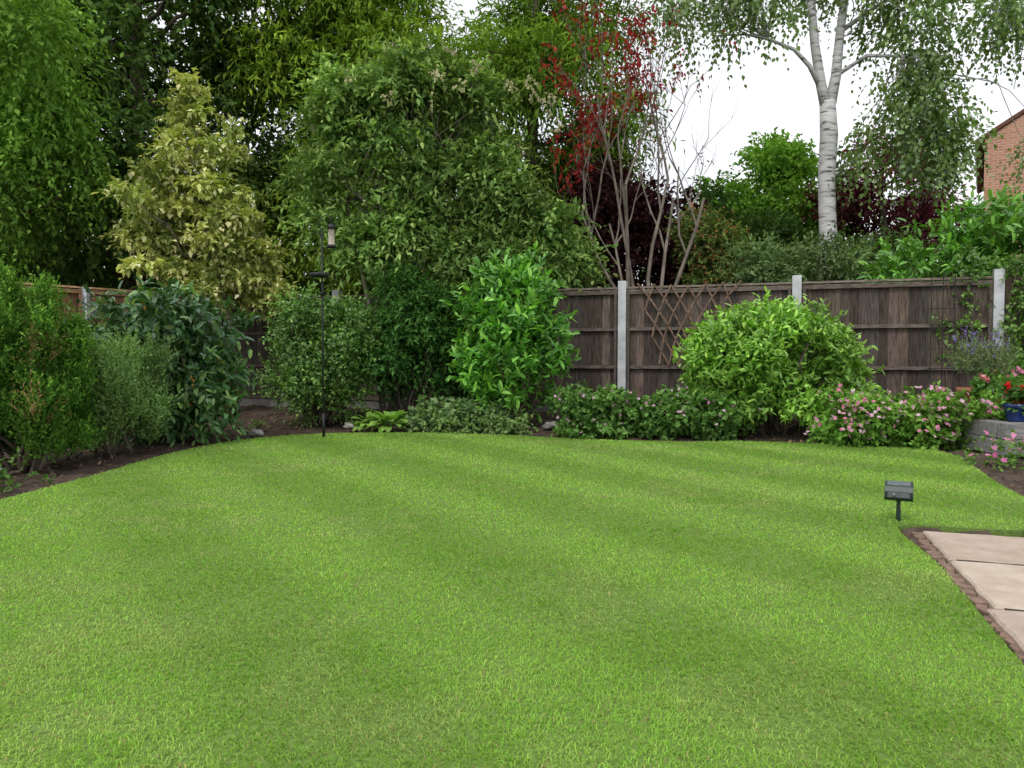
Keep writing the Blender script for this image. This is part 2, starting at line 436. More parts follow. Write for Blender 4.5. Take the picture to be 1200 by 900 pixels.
jb.box(o + u * 1.19 - v_ * 1.8 - zz * .0145, (1.16, 1.78, .026), (u, v_, zz)); jb.make('joints', M_joint, path)
hb = MB()
for t in np.arange(.0, 3.6, .055):
    c0 = o - v_ * (t + .02) - u * (.022 + rng.uniform(-.006, .010)) - zz * .012
    hb.box(c0, (.020 + rng.uniform(-.006, .008), .026, .016 + rng.uniform(-.006, .006)), (norm(u + v_ * rng.normal() * .15), norm(v_ - u * rng.normal() * .15), zz), (1, 1, 1))
hb.make('mortar_edge', M_mortar, path, bevel=.004)

# ------------------------------------------------------------------ fence
fence = empty('wooden_fence', (-.56, 10.25, 0))
P0 = np.array([1.41, 9.6, 0]); st_ = np.array([1.97, -.65, 0]); posts = [P0 + st_ * i for i in range(-3, 4)]
boards = MB(); rails = MB(); conc = MB(); grav = MB()
def panel(a, b, top=1.74, tint=(1, 1, 1), post=True):
    d = b - a; L = np.linalg.norm(d); ux = d / L; nrm = np.array([ux[1], -ux[0], 0])
    if nrm[1] > 0: nrm = -nrm
    ax = (ux, nrm, zz); Lp = L - .12
    nb = int(round(Lp / .105)); w = Lp / nb
    for i in range(nb):
        cx = .06 + (i + .5) * w; t = rng.uniform(.55, 1.4)
        col = np.array(tint) * t * np.array([1 + rng.uniform(-.04, .12), 1, 1 + rng.uniform(-.08, .05)])
        tilt = norm(ux + nrm * .07)
        n2 = np.array([tilt[1], -tilt[0], 0]); n2 = n2 if n2[1] < 0 else -n2
        hh = (top - .05 - .22) / 2
        mb_c = a + ux * cx + zz * (.22 + hh + rng.uniform(-.004, .004)) - nrm * .012
        boards.box(mb_c, (w * .54, .006, hh), (tilt, n2, zz), col)
    for zr, hh in ((top - .07, .026), (1.20, .020), (.72, .020), (.255, .026)):
        t = rng.uniform(.95, 1.3)
        rails.box(a + ux * L / 2 + zz * zr + nrm * .022, (Lp / 2, .018, hh), ax, np.array(tint) * t)
    rails.box(a + ux * L / 2 + zz * (top - .018) + nrm * .006, (Lp / 2, .040, .012), ax, np.array(tint) * 1.8)
    for e_ in (.06 + .022, L - .06 - .022):
        rails.box(a + ux * e_ + zz * (.22 + (top - .27) / 2) + nrm * .050, (.016, .010, (top - .33) / 2), ax, np.array(tint) * .9)
    grav.box(a + ux * L / 2 + zz * .08, (Lp / 2, .025, .135), ax)
for i in range(5): panel(posts[i], posts[i + 1])
def post(p, top=1.81):
    ux = st_ / np.linalg.norm(st_); nrm = np.array([ux[1], -ux[0], 0])
    conc.box(p + zz * (top / 2 - .05), (.052, .055, top / 2 + .05), (ux, nrm, zz))
for i in range(6): post(posts[i])
L0 = posts[0]; dl = np.array([-1.2, -1.6, 0]); Lp_ = [L0 + dl * i * .97 for i in range(6)]
for i in range(5):
    panel(Lp_[i], Lp_[i + 1], 1.78, (2.5, 1.9, 1.25)); conc.box(Lp_[i + 1] + zz * .85, (.05, .055, .92))
boards.make('boards', M_wood, fence); rails.make('rails', M_rail, fence)
conc.make('concrete_posts', M_conc, fence, bevel=.006); grav.make('gravel_boards', M_conc2, fence)

tr = empty('trellis_panel', posts[5]); mb = MB()
a = posts[5]; b = posts[6]; d = b - a; L = np.linalg.norm(d); ux = d / L; nrm = np.array([ux[1], -ux[0], 0]); ax = (ux, nrm, zz)
for e_ in (.09, L - .03): mb.box(a + ux * e_ + zz * .85, (.025, .02, .85), ax, (.7, .55, .5))
for zr in (1.70, .05): mb.box(a + ux * (L / 2 + .03) + zz * zr, (L / 2 - .08, .02, .025), ax, (.7, .55, .5))
for k_ in np.arange(-1.7, L, .13):
    for sg in (1, -1):
        x0 = k_ if sg == 1 else k_ + 1.6
        pts = []
        for t in np.linspace(0, 1, 40):
            xx = x0 + sg * 1.6 * t; zc = .08 + 1.6 * t
            if .1 < xx < L - .04: pts.append(a + ux * xx + zz * zc + nrm * (.006 * sg))
        if len(pts) > 2: mb.tube([pts[0], pts[-1]], [.008, .008], 4, (.75, .6, .55))
mb.make('lattice', M_wood, tr)
ft = empty('diamond_trellis', P0 + np.array([.5, -.25, 0])); mb = MB()
ux = st_ / np.linalg.norm(st_); nrm = np.array([ux[1], -ux[0], 0])
org = P0 + ux * .82 + nrm * .066
def tpt(i, j, off):
    t = j / 6.0; z = 1.72 - 1.0 * t; wid = .62 - .28 * t
    return org + ux * (i / 6.0 * wid) + zz * (z + .008 * abs(i)) + nrm * off
for j in range(0, 6):
    for i in range(-6, 7):
        if (i + j) % 2 == 0:
            for di, off in ((1, .0), (-1, .012)):
                if -6 <= i + di <= 6:
                    p, q = tpt(i, j, off), tpt(i + di, j + 1, off)
                    w_ = norm(q - p); nn = np.cross(w_, nrm)
                    mb.box((p + q) / 2, (np.linalg.norm(q - p) / 2 + .006, .010, .004), (w_, norm(nn), nrm), np.array([2.0, 1.65, 1.4]) * rng.uniform(.8, 1.1))
mb.make('laths', M_wood, ft)

# ------------------------------------------------------------------ helper to build plants
def plant(name, base, data, mat, rich=False, wood=None, woodmat=None, curl=.15, fold=.18, leafname='leaves'):
    e = empty(name, base)
    leaves(leafname, data, mat, e, rich, curl, fold, -.05)
    if wood is not None: wood.make('branches', woodmat or M_bark, e, True)
    return e
def shrub_wood(base, bl, n=14, r=.016, every=1):
    w = MB(); b = np.array(base, float)
    for q in bl[::every]:
        st0 = b + np.array([rng.normal() * .08, rng.normal() * .08, -.05])
        limb(w, st0, q[:3] + (q[3:6] * runit(1)[0]) * .4, r, r * .3, 5, 5, .05, .06)
    return w

# ------------------------------------------------------------------ distant / large trees
def big_tree(name, base, c, R, ncl, r0, r1, ns, k, L, W, c1, c2, trunkr=.22, mat=M_leaf, **kw):
    bl = clumps(c, R, ncl, r0, r1, kw.pop('shell', .35), kw.pop('zflat', .7))
    w = MB(); b = np.array(base, float); c = np.array(c, float)
    tr_ = [b + (0, 0, -.2), b * .6 + np.array([c[0], c[1], c[2]]) * .4 + rng.normal(size=3) * .1, c + (0, 0, R[2] * .2), c + (.1, 0, R[2] * .8)]
    skeleton(w, tr_, [trunkr, trunkr * .8, trunkr * .5, trunkr * .15], bl, trunkr * .28, every=2, twigs=2)
    dat = foliage(bl, ns, k, kw.pop('SL', .45), L, W, c1, c2, **kw)
    return plant(name, tuple(b), dat, mat, wood=w)
big_tree('hawthorn_tree', (-6.9, 14, 0), (-6.9, 14, 5.4), (3.3, 2.1, 4.4), 80, .35, .85, 7800, 9, .125, .075, (.035, .075, .022), (.11, .18, .05), rmin=.2, cv=.45, SL=.5)
big_tree('conifer_tree', (-3.1, 14.6, 0), (-3.1, 14.6, 5.0), (2.5, 1.7, 4.9), 60, .4, .85, 6300, 10, .15, .045, (.045, .10, .020), (.21, .30, .035), upw=.1, droop=.6, ldroop=.5, rmin=.2, SL=.6, cv=.45)
big_tree('conifer_tree', (0.4, 14.8, 0), (.40, 14.8, 4.7), (2.15, 1.6, 4.6), 56, .4, .85, 6000, 10, .15, .045, (.045, .10, .020), (.17, .26, .035), upw=.1, droop=.6, ldroop=.5, rmin=.2, SL=.6, cv=.45)
big_tree('willow_tree', (-7.6, 10.7, 0), (-7.5, 10.6, 4.7), (2.0, 1.5, 2.7), 30, .25, .55, 3000, 10, .10, .048, (.07, .16, .03), (.21, .35, .06), trunkr=.14, droop=.9, ldroop=.6, shell=.2, cv=.4, SL=.65, rmin=.1)
bl = []
for x in np.arange(-19, 19, 1.1):
    hgt = 4.6 if x < 1 else (2.6 if x < 3.6 else 3.4)
    for z in np.arange(.6, hgt, 1.0):
        r = rng.uniform(.9, 1.3); bl.append((x + rng.normal() * .3, 18.5 + rng.normal() * .7, z + rng.normal() * .2, r, r, r * .85))
plant('distant_trees', (0, 18.5, 0), foliage(bl, 7500, 7, .7, .25, .14, (.025, .05, .018), (.07, .12, .035), rmin=.4), M_leaf)

# ------------------------------------------------------------------ golden variegated maple (layered tiers)
base = (-4.0, 10.75, .05)
tiers = [(-4.50, 4.62, .16), (-4.62, 4.42, .20), (-4.36, 4.25, .26), (-4.78, 3.98, .26), (-4.25, 3.88, .28), (-4.05, 3.62, .20), (-4.55, 3.60, .28), (-4.95, 3.38, .28), (-4.40, 3.28, .34),
         (-3.95, 3.22, .26), (-5.15, 3.02, .28), (-4.70, 2.96, .34), (-4.15, 2.90, .30), (-3.72, 2.86, .20), (-5.28, 2.66, .22), (-4.85, 2.56, .34), (-4.30, 2.52, .34), (-3.80, 2.45, .32), (-3.50, 2.28, .16),
         (-5.0, 2.22, .24), (-4.5, 2.12, .34), (-3.95, 2.06, .34), (-3.50, 1.98, .28), (-3.25, 1.82, .16), (-4.2, 1.78, .30), (-3.75, 1.70, .24)]
bl = []
for x, z, rr_ in tiers:
    for q in range(5):
        ox = rng.normal() * rr_ * .6
        bl.append((x + ox, 10.7 + rng.normal() * rr_ * 1.1, z - abs(ox) * .25 + rng.normal() * .02, rr_ * .5, rr_ * .5, .030))
bl = np.array(bl)
w = MB(); skeleton(w, [base, (-4.05, 10.75, 1.3), (-4.25, 10.7, 2.6), (-4.4, 10.7, 3.7), (-4.5, 10.7, 4.5)], [.07, .055, .04, .025, .01], bl, .014, every=2, twigs=2)
dat = foliage(bl, 1900, 8, .19, .092, .055, (.17, .25, .06), (.46, .46, .18), outw=1, upw=-.10, droop=.30, ldroop=.18, rmin=.2, ctip=(.57, .54, .28), tipw=.45, nup=1.8, cv=.28)
plant('variegated_maple_tree', base, dat, M_leaf, wood=w, woodmat=M_stem)

# ------------------------------------------------------------------ elder (large mid shrub tree)
base = (-1.55, 9.95, .05)
envs = [((-2.05, 10.2, 4.1), (.5, .5, .5)), ((-1.35, 10.2, 4.45), (.5, .5, .45)), ((-.75, 10.3, 4.25), (.55, .6, .45)), ((-2.5, 10.1, 3.25), (.5, .6, .6)), ((-1.6, 10.1, 3.35), (.6, .6, .5)), ((-.7, 10.1, 3.4), (.7, .7, .5)),
        ((-.05, 10.2, 3.4), (.6, .6, .5)), ((-2.0, 10.0, 2.6), (.7, .6, .4)), ((-1.0, 10.0, 2.6), (.7, .6, .35)), ((.0, 10.2, 2.6), (.7, .6, .45)), ((.6, 10.3, 2.35), (.5, .5, .45)), ((-.4, 9.9, 2.1), (.8, .5, .3))]
bl = np.concatenate([clumps(c, R, 7, .10, .28, .5, .6) for c, R in envs])
w = MB()
for tx, tz in ((-1.8, 3.6), (-.9, 3.6), (-.1, 2.7), (-2.2, 2.9), (-1.3, 2.6)):
    skeleton(w, [(base[0] + rng.normal() * .12, 9.95, 0), (base[0] * .6 + tx * .4, 9.95, tz * .4), (tx, 10.1, tz)], [.045, .035, .012], bl[rng.choice(len(bl), 18)], .013, twigs=2)
dat = foliage(bl, 4600, 10, .46, .095, .042, (.065, .135, .035), (.20, .30, .085), upw=.30, droop=.5, ldroop=.25, rmin=.1, ctip=(.26, .34, .11), tipw=.3, cv=.42)
e = plant('elder_shrub', base, dat, M_leaf, wood=w, woodmat=M_stem)
fl = foliage(clumps((-1.0, 9.9, 3.6), (1.7, .7, 1.35), 40, .05, .08, .95, zmin=.0), 200, 6, .04, .035, .03, (.50, .48, .25), (.68, .64, .42))
leaves('flower_heads', fl, M_petal, e)

# ------------------------------------------------------------------ shrubs in the bed
def dome(c, R, n, r0, r1, shell=.75, zmin=-.7): return clumps(c, R, n, r0, r1, shell, .9, zmin)
base = (-2.36, 9.3, .08); bl = np.concatenate([dome((-2.36, 9.3, .82), (.66, .55, .80), 52, .12, .26, .6, -.9), dome((-2.36, 9.3, .75), (.4, .4, .55), 10, .25, .3)])
plant('box_shrub', base, foliage(bl, 5000, 9, .16, .042, .025, (.050, .115, .025), (.14, .25, .05), upw=.6, ctip=(.18, .31, .06), tipw=.4, rmin=.3, cv=.35), M_semi, wood=shrub_wood(base, bl, every=2))
base = (-1.2, 9.55, .08); bl = np.concatenate([dome((-1.2, 9.55, 1.0), (.62, .5, .92), 36, .12, .26, .5), dome((-.65, 9.6, .75), (.42, .4, .7), 16, .12, .25)])
plant('viburnum_shrub', base, foliage(bl, 3200, 8, .24, .072, .032, (.030, .085, .024), (.10, .22, .05), upw=.6, rmin=.25, cv=.4), M_leaf, wood=shrub_wood(base, bl, every=2))
base = (.0, 8.85, .05)
bl = np.concatenate([dome((0, 8.85, .92), (.60, .5, .88), 50, .11, .22, .65, -.95), dome((0, 8.85, .8), (.35, .3, .6), 10, .2, .3), np.array([(-.3, 8.8, 1.70, .12, .12, .2), (.22, 8.8, 1.86, .12, .12, .16), (-.08, 8.85, 1.68, .2, .2, .2), (.45, 8.8, 1.50, .12, .12, .15), (-.50, 8.8, 1.38, .12, .12, .2)])])
plant('cherry_laurel_shrub', base, foliage(bl, 1200, 7, .20, .115, .046, (.050, .16, .022), (.14, .34, .045), outw=.8, upw=.9, droop=.0, ldroop=.0, spread=.9, rmin=.2, ctip=(.21, .45, .06), tipw=.5, cv=.35), M_semi, rich=True, wood=shrub_wood(base, bl), woodmat=M_bark)
base = (2.82, 8.1, .03)
bl = np.concatenate([dome((2.80, 8.1, .66), (.98, .66, .62), 74, .10, .20, .72, -.8),
                     dome((2.35, 8.05, .98), (.42, .4, .34), 14, .09, .16, .7, -.2), dome((3.05, 8.1, 1.08), (.48, .4, .34), 16, .09, .17, .7, -.2), dome((3.5, 8.1, .72), (.34, .4, .40), 12, .09, .16, .7, -.5),
                     dome((2.75, 8.05, 1.12), (.35, .3, .28), 8, .09, .15, .7, 0), dome((2.82, 8.15, .55), (.65, .4, .42), 14, .22, .32, .3)])
plant('rhododendron_shrub', base, foliage(bl, 4300, 7, .11, .075, .031, (.09, .21, .028), (.22, .39, .05), outw=.8, upw=.75, droop=.0, ldroop=.1, spread=1.3, rmin=.35, ctip=(.27, .46, .07), tipw=.6, cv=.33), M_semi, rich=True, wood=shrub_wood(base, bl, every=3))

def low_plants(name, xs_, yfun, h, dep, ns, L, W, c1, c2, flower=None, nf=0, fr=.022, fcol2=None, mat=M_leaf):
    bl = []
    for x in xs_:
        for q in range(4):
            r = rng.uniform(.09, .17); bl.append((x + rng.normal() * .07, yfun(x) + rng.uniform(-dep, dep), rng.uniform(.05, max(.07, h - .08)), r, r, r * .8))
    bl = np.array(bl); b = (float(np.mean(xs_)), float(yfun(np.mean(xs_))), 0)
    e = plant(name, b, foliage(bl, ns, 6, .10, L, W, c1, c2, upw=.6, ldroop=.1, rmin=.3, cv=.35), mat)
    if flower is not None:
        fc = []
        for i in range(nf):
            q = bl[rng.integers(len(bl))]; uu = runit(1)[0]; uu[2] = abs(uu[2]); uu[1] = -abs(uu[1])
            fc.append(q[:3] + uu * q[3:6] * 1.55)
        flowers(e, np.array(fc), fr, flower, fcol2)
    return e
def flowers(parent, cen, r, c1, c2=None, name='flowers', petals=5):
    n = len(cen); c1 = np.array(c1); c2 = np.array(c2 if c2 is not None else c1)
    ax_ = norm(np.array([0, -.6, .7]) + rng.normal(size=(n, 3)) * .5)
    t1 = norm(np.cross(ax_, np.array([1., .1, 0]))); t2 = np.cross(ax_, t1)
    dat = []
    cm = c1 + (c2 - c1) * rng.random((n, 1))
    for i in range(petals):
        a_ = 2 * math.pi * i / petals
        D = norm(t1 * math.cos(a_) + t2 * math.sin(a_) + ax_ * .25)
        L = np.full(n, r) * rng.uniform(.8, 1.2, n)
        dat.append((cen.copy(), D, ax_, L, L * .85, cm * rng.uniform(.85, 1.1, (n, 1))))
    leaves(name, cat(*dat), M_petal, parent)
low_plants('hardy_geranium_plants', np.arange(.66, 2.30, .085), lambda x: 8.0 - (x - 1.4) * .12, .46, .24, 2800, .055, .046, (.06, .13, .032), (.15, .27, .07), (.60, .25, .42), 190, .021, (.8, .6, .7))
low_plants('pink_flowering_plants', np.arange(3.15, 4.55, .08), lambda x: 7.45 - (x - 3.1) * .28, .50, .34, 2900, .048, .036, (.08, .17, .030), (.20, .36, .07), (.78, .25, .40), 720, .023, (.88, .68, .76))
low_plants('heuchera_plants', np.arange(-1.0, -.05, .10), lambda x: 8.66 - x * .05, .28, .12, 800, .065, .055, (.06, .13, .04), (.19, .26, .12))
low_plants('ground_cover_plants', np.arange(-.9, .2, .16), lambda x: 8.5 - (x + .9) * .12, .13, .08, 360, .04, .03, (.10, .18, .05), (.24, .33, .13))
def hosta(base, r, n, c):
    a_ = rng.uniform(0, 2 * math.pi, n); el = rng.uniform(.1, 1.1, n)
    D = np.column_stack([np.cos(a_) * np.cos(el), np.sin(a_) * np.cos(el), np.sin(el)])
    L = rng.uniform(.6, 1.1, n) * r; P = np.array(base) + D * r * .55
    C = np.array(c) * rng.uniform(.75, 1.2, (n, 1))
    e = empty('hosta_plant', base)
    D2 = norm(D - np.array([0, 0, .35]))
    leaves('leaves', (P, D2, np.tile([0, 0, 1.], (n, 1)) + rng.normal(size=(n, 3)) * .2, L * .8, L * .5, C), M_leaf, e, True, .25, .12)
    w = MB()
    for p in P: limb(w, base, p, .004, .003, 3, 2, -.1, 0)
    w.C = [(.12, .2, .05)] * len(w.C)
    w.make('stalks', M_leaf, e)
hosta((-1.42, 8.65, .03), .22, 60, (.20, .34, .07)); hosta((-1.68, 8.8, .03), .18, 44, (.19, .32, .07))
hosta((-2.95, 8.7, .02), .12, 16, (.14, .26, .06))

# ------------------------------------------------------------------ left border
base = (-3.75, 5.75, 0)
bl = []
for (sx, sy, hh) in [(-3.45, 5.5, 1.22), (-3.6, 5.75, 1.42), (-3.8, 5.6, 1.33), (-3.95, 5.85, 1.50), (-4.15, 5.6, 1.38), (-4.35, 5.9, 1.45), (-4.5, 5.6, 1.3), (-3.42, 5.9, 1.15), (-3.7, 6.05, 1.45), (-4.05, 6.1, 1.5)]:
    for z in np.arange(.18, hh - .1, .12):
        f = 1 - (z / hh) ** 2 * .85
        for q in range(2): bl.append((sx + rng.normal() * .07 * f, sy + rng.normal() * .07 * f, z, .10 * f + .015, .10 * f + .015, .12))
bl = np.array(bl)
dat = foliage(bl, 9500, 11, .13, .034, .012, (.032, .090, .018), (.095, .20, .03), outw=.4, upw=1.4, droop=0, ldroop=-.2, rmin=.3, ctip=(.15, .27, .045), tipw=.4, nup=.25, cv=.45)
e = plant('yew_shrub', base, dat, M_leaf, wood=shrub_wood(base, bl, every=5, r=.02))
bl2 = np.array([(-3.44 + rng.normal() * .06, 5.42 + rng.normal() * .06, rng.uniform(.25, .9), .08, .08, .14) for _ in range(5)])
leaves('brown_shoots', foliage(bl2, 90, 9, .12, .03, .010, (.12, .08, .035), (.20, .15, .07), outw=.35, upw=1.3, droop=0, ldroop=-.2), M_leaf, e)
base = (-3.5, 6.6, 0)
bl = np.array([(rng.uniform(-3.85, -3.2), rng.uniform(6.2, 6.9), rng.uniform(.12, .80), .10, .10, .16) for _ in range(40)])
plant('tree_heather_shrub', base, foliage(bl, 3800, 10, .17, .032, .012, (.08, .15, .05), (.20, .30, .10), outw=.5, upw=1.2, droop=0, ldroop=-.2, rmin=.2, nup=.3, cv=.4), M_leaf, wood=shrub_wood(base, bl, every=3, r=.010))
base = (-3.5, 7.6, 0)
bl = np.concatenate([dome((-3.55, 7.6, .82), (.74, .6, .76), 48, .16, .26, .5, -.9)])
dat = foliage(bl, 1200, 9, .28, .10, .044, (.022, .066, .022), (.08, .17, .05), outw=.9, upw=.1, droop=.5, ldroop=.35, rmin=.3, spread=1.0, ctip=(.14, .23, .06), tipw=.3, cv=.38)
e = plant('mahonia_shrub', base, dat, M_semi, rich=True, wood=shrub_wood(base, bl, every=2))
leaves('flower_sprays', foliage(bl, 60, 6, .12, .04, .022, (.45, .22, .04), (.55, .35, .08), outw=1, upw=-.2), M_petal, e)
low_plants('bergenia_plants', np.arange(-3.6, -3.35, .12), lambda x: 5.05 + (x + 3.3) * .2, .12, .2, 60, .05, .035, (.05, .11, .03), (.13, .22, .06))

# ------------------------------------------------------------------ red leaf sparse tree
w = MB(); tips = []
def grow(w, p, d, L, r, depth, tips, up=.12, spread=.42, segs=4, sides=5):
    pts = [p.copy()]; dd_ = d.copy()
    for i in range(segs):
        dd_ = norm(dd_ + rng.normal(size=3) * .10 + np.array([0, 0, up])); pts.append(pts[-1] + dd_ * L / segs)
    t = np.linspace(0, 1, segs + 1)
    w.tube(pts, r * (1 - .42 * t), sides if r > .012 else 3, cap=False)
    if depth == 0: tips.append((pts[-1], dd_)); tips.append((pts[2], dd_)); return
    for q in range(rng.integers(2, 4)):
        f = pts[rng.integers(2, segs + 1)]
        grow(w, f, norm(dd_ + rng.normal(size=3) * spread), L * rng.uniform(.58, .78), r * .55, depth - 1, tips, up, spread, segs, sides)
b0 = np.array([1.95, 10.8, 0.])
for dx, dz, L0_, r0 in ((-.38, 1, 1.6, .034), (-.26, 1, 1.8, .038), (-.15, 1, 1.8, .034), (.0, 1, 1.9, .034), (.12, 1, 1.7, .032), (.24, 1, 1.6, .032), (-.32, 1, 1.3, .026)):
    s0 = b0 + np.array([dx * .3, rng.normal() * .1, .0])
    mid_ = s0 + np.array([dx * .6, rng.normal() * .05, 1.5])
    limb(w, s0, mid_, r0 * 1.15, r0, 7, 4, 0, .02)
    grow(w, mid_, norm(np.array([dx, rng.normal() * .12, dz])), L0_, r0, 4, tips, spread=.38)
tp = np.array([t_[0] for t_ in tips])
keep = tp[(tp[:, 0] < 1.9) & (rng.random(len(tp)) < .65) & (tp[:, 2] > 2.7)]
keep2 = tp[(tp[:, 0] >= 1.9) & (rng.random(len(tp)) < .08)]
blr = np.array([(*p, .09, .09, .12) for p in np.concatenate([keep, keep2])])
dat = foliage(blr, int(len(blr) * 3.0), 3, .12, .075, .036, (.13, .016, .016), (.33, .04, .033), outw=.6, upw=0, droop=.3, ldroop=.6, rmin=.2)
plant('red_leaved_tree', tuple(b0), dat, M_purple, wood=w, woodmat=M_stem)

base = (2.0, 12, 0)
bl = np.concatenate([clumps((1.75, 12, 2.9), (.85, .6, 1.3), 22, .25, .45, .3), clumps((2.6, 12, 2.5), (.6, .5, .8), 10, .2, .4, .3)])
plant('purple_smoke_bush', base, foliage(bl, 2200, 8, .26, .09, .05, (.018, .008, .010), (.065, .026, .026), rmin=.3), M_purple, wood=shrub_wood(base, bl, every=2, r=.03))
base = (2.95, 11.0, 0)
bl = clumps((2.85, 11, 2.2), (.55, .5, .72), 16, .18, .32, .4)
plant('photinia_shrub', base, foliage(bl, 1300, 7, .24, .08, .032, (.06, .11, .03), (.18, .22, .07), rmin=.3, ctip=(.28, .12, .06), tipw=.2), M_leaf, wood=shrub_wood(base, bl, every=2, r=.02))
big_tree('round_holly_tree', (5.2, 15, 0), (5.2, 15, 3.6), (1.4, 1.1, 1.55), 40, .25, .45, 3300, 8, .10, .06, (.07, .16, .025), (.19, .34, .05), trunkr=.12, shell=.65, SL=.3, cv=.35)
big_tree('purple_plum_tree', (7.0, 14, 0), (6.8, 14, 3.7), (1.35, .9, 1.35), 22, .22, .42, 1500, 8, .095, .05, (.05, .02, .022), (.20, .055, .07), trunkr=.1, shell=.5, SL=.35, mat=M_purple)
base = (4.0, 10.2, 0)
bl = np.concatenate([clumps((3.9, 10.2, 1.85), (.95, .5, .80), 26, .15, .30, .5), clumps((5.0, 10.4, 1.95), (.6, .5, .75), 12, .15, .28, .5)])
plant('cotoneaster_shrub', base, foliage(bl, 2300, 8, .26, .068, .032, (.05, .095, .035), (.17, .24, .10), upw=.5, rmin=.3, cv=.35), M_leaf, wood=shrub_wood(base, bl, every=2, r=.02))
base = (3.0, 13.0, 0)
bl = clumps((3.7, 13.2, 2.4), (1.6, .6, 1.5), 30, .3, .5, .4)
plant('holly_shrub', base, foliage(bl, 2400, 8, .28, .10, .055, (.025, .060, .018), (.085, .15, .04), rmin=.3), M_leaf, wood=shrub_wood(base, bl, every=2, r=.03))
base = (6.2, 9.3, 0)
bl = []
for x in np.arange(4.75, 8.6, .22):
    for z in (.9, 1.5, 2.0, 2.35):
        if z > 2.2 and x < 5.2: continue
        bl.append((x + rng.normal() * .08, 9.25 - (x - 5) * .25 + rng.normal() * .15, z + rng.normal() * .12, .26, .26, .22))
bl = np.array(bl)
plant('laurel_hedge', base, foliage(bl, 2600, 7, .22, .12, .045, (.05, .14, .020), (.14, .31, .04), outw=.7, upw=.8, droop=.1, ldroop=0, rmin=.3, ctip=(.20, .42, .06), tipw=.45), M_semi, rich=True, wood=shrub_wood(base, bl, every=6, r=.02))

# ------------------------------------------------------------------ silver birch
bx = empty('silver_birch_tree', (4.8, 11.5, 0)); w = MB()
w.tube([(4.86, 11.5, -.1), (4.84, 11.5, .9), (4.79, 11.5, 1.8), (4.81, 11.5, 2.7), (4.77, 11.5, 3.5), (4.80, 11.5, 4.2), (4.77, 11.5, 4.7)], [.18, .150, .138, .128, .122, .130, .115], 14)
w.tube([(4.78, 11.5, 4.5), (4.66, 11.48, 4.95), (4.55, 11.45, 5.5), (4.44, 11.4, 6.3), (4.35, 11.4, 7.4), (4.3, 11.4, 8.6)], [.09, .075, .065, .055, .04, .015], 10)
w.tube([(4.78, 11.5, 4.5), (4.90, 11.52, 5.1), (4.98, 11.6, 5.7), (5.06, 11.6, 6.4), (5.15, 11.6, 7.5), (5.1, 11.6, 8.8)], [.09, .075, .065, .055, .04, .015], 10)
w.tube([(4.66, 11.48, 4.9), (4.45, 11.4, 5.2), (4.2, 11.35, 5.42), (3.8, 11.3, 5.55), (3.45, 11.3, 5.62), (3.0, 11.3, 5.6)], [.045, .035, .028, .022, .016, .008], 7)
w.tube([(4.9, 11.52, 5.1), (5.3, 11.4, 5.35), (5.8, 11.3, 5.3), (6.3, 11.3, 5.0)], [.035, .028, .02, .010], 7)
w.tube([(5.0, 11.6, 5.8), (5.6, 11.5, 6.2), (6.4, 11.4, 6.3), (7.3, 11.4, 6.0)], [.04, .03, .02, .010], 7)
envs = [((3.4, 11.3, 6.15), (1.1, .8, .55), 12), ((2.5, 11.3, 6.1), (.7, .6, .5), 7), ((4.9, 11.4, 6.9), (1.3, 1, .7), 10), ((6.0, 11.3, 6.0), (1.0, .9, .6), 12), ((7.1, 11.3, 6.1), (1.1, .9, .65), 12),
        ((6.1, 11.2, 4.25), (.85, .7, .95), 22), ((5.9, 11.2, 5.1), (.6, .6, .5), 8), ((7.95, 11.2, 4.0), (.25, .4, .5), 4), ((5.3, 11.6, 3.9), (.35, .3, .5), 4), ((4.8, 11.5, 8.3), (2.4, 1.8, 1.3), 26)]
bl = np.concatenate([clumps(c, R, n_, .14, .30, .2, 1.1) for c, R, n_ in envs])
tsrc = np.array([(4.44, 11.4, 6.3), (5.06, 11.6, 6.4), (3.8, 11.3, 5.55), (5.8, 11.3, 5.3), (6.4, 11.4, 6.3), (4.3, 11.4, 7.6), (5.1, 11.6, 7.6), (4.98, 11.6, 5.7), (7.3, 11.4, 6.0), (6.3, 11.3, 5.0)])
for q in bl:
    a_ = tsrc[np.argmin(np.linalg.norm(tsrc - q[:3] - np.array([0, 0, .2]), axis=1))]
    limb(w, a_, q[:3], .012, .004, 4, 5, -.12, .06)
    for _ in range(3): limb(w, q[:3], q[:3] + np.array([rng.normal() * .2, rng.normal() * .2, -rng.uniform(.1, .5)]), .004, .002, 3, 3, 0, .05)
w.make('trunk', M_birch, bx, True)
leaves('leaves', foliage(bl, 2500, 8, .38, .080, .055, (.07, .12, .035), (.19, .28, .08), outw=.6, upw=-.3, droop=.8, ldroop=.5, rmin=.1, cv=.35), M_semi, bx)

# ------------------------------------------------------------------ climber at fence's right end
base = (5.3, 8.2, 0); w = MB(); bl = []
for i in range(9):
    x = rng.uniform(4.7, 5.9); y0 = 8.26 - (x - 5.35) * .33
    pts = [(x, y0, 0)]
    for z in np.arange(.3, 1.9, .3): pts.append((x + rng.normal() * .07, y0 - .02 + rng.normal() * .015, z))
    w.tube(pts, [.004] * len(pts), 4)
    for p in pts[3:]:
        if rng.random() < .6: bl.append((*p, .06, .03, .08))
for x in np.arange(5.1, 6.9, .12): bl.append((x, 8.36 - (x - 5.35) * .33, 1.86 + rng.normal() * .05, .12, .08, .07))
plant('ivy_climber', base, foliage(bl, 480, 6, .12, .05, .038, (.07, .15, .03), (.18, .30, .06), droop=.5, rmin=.1), M_semi, wood=w)

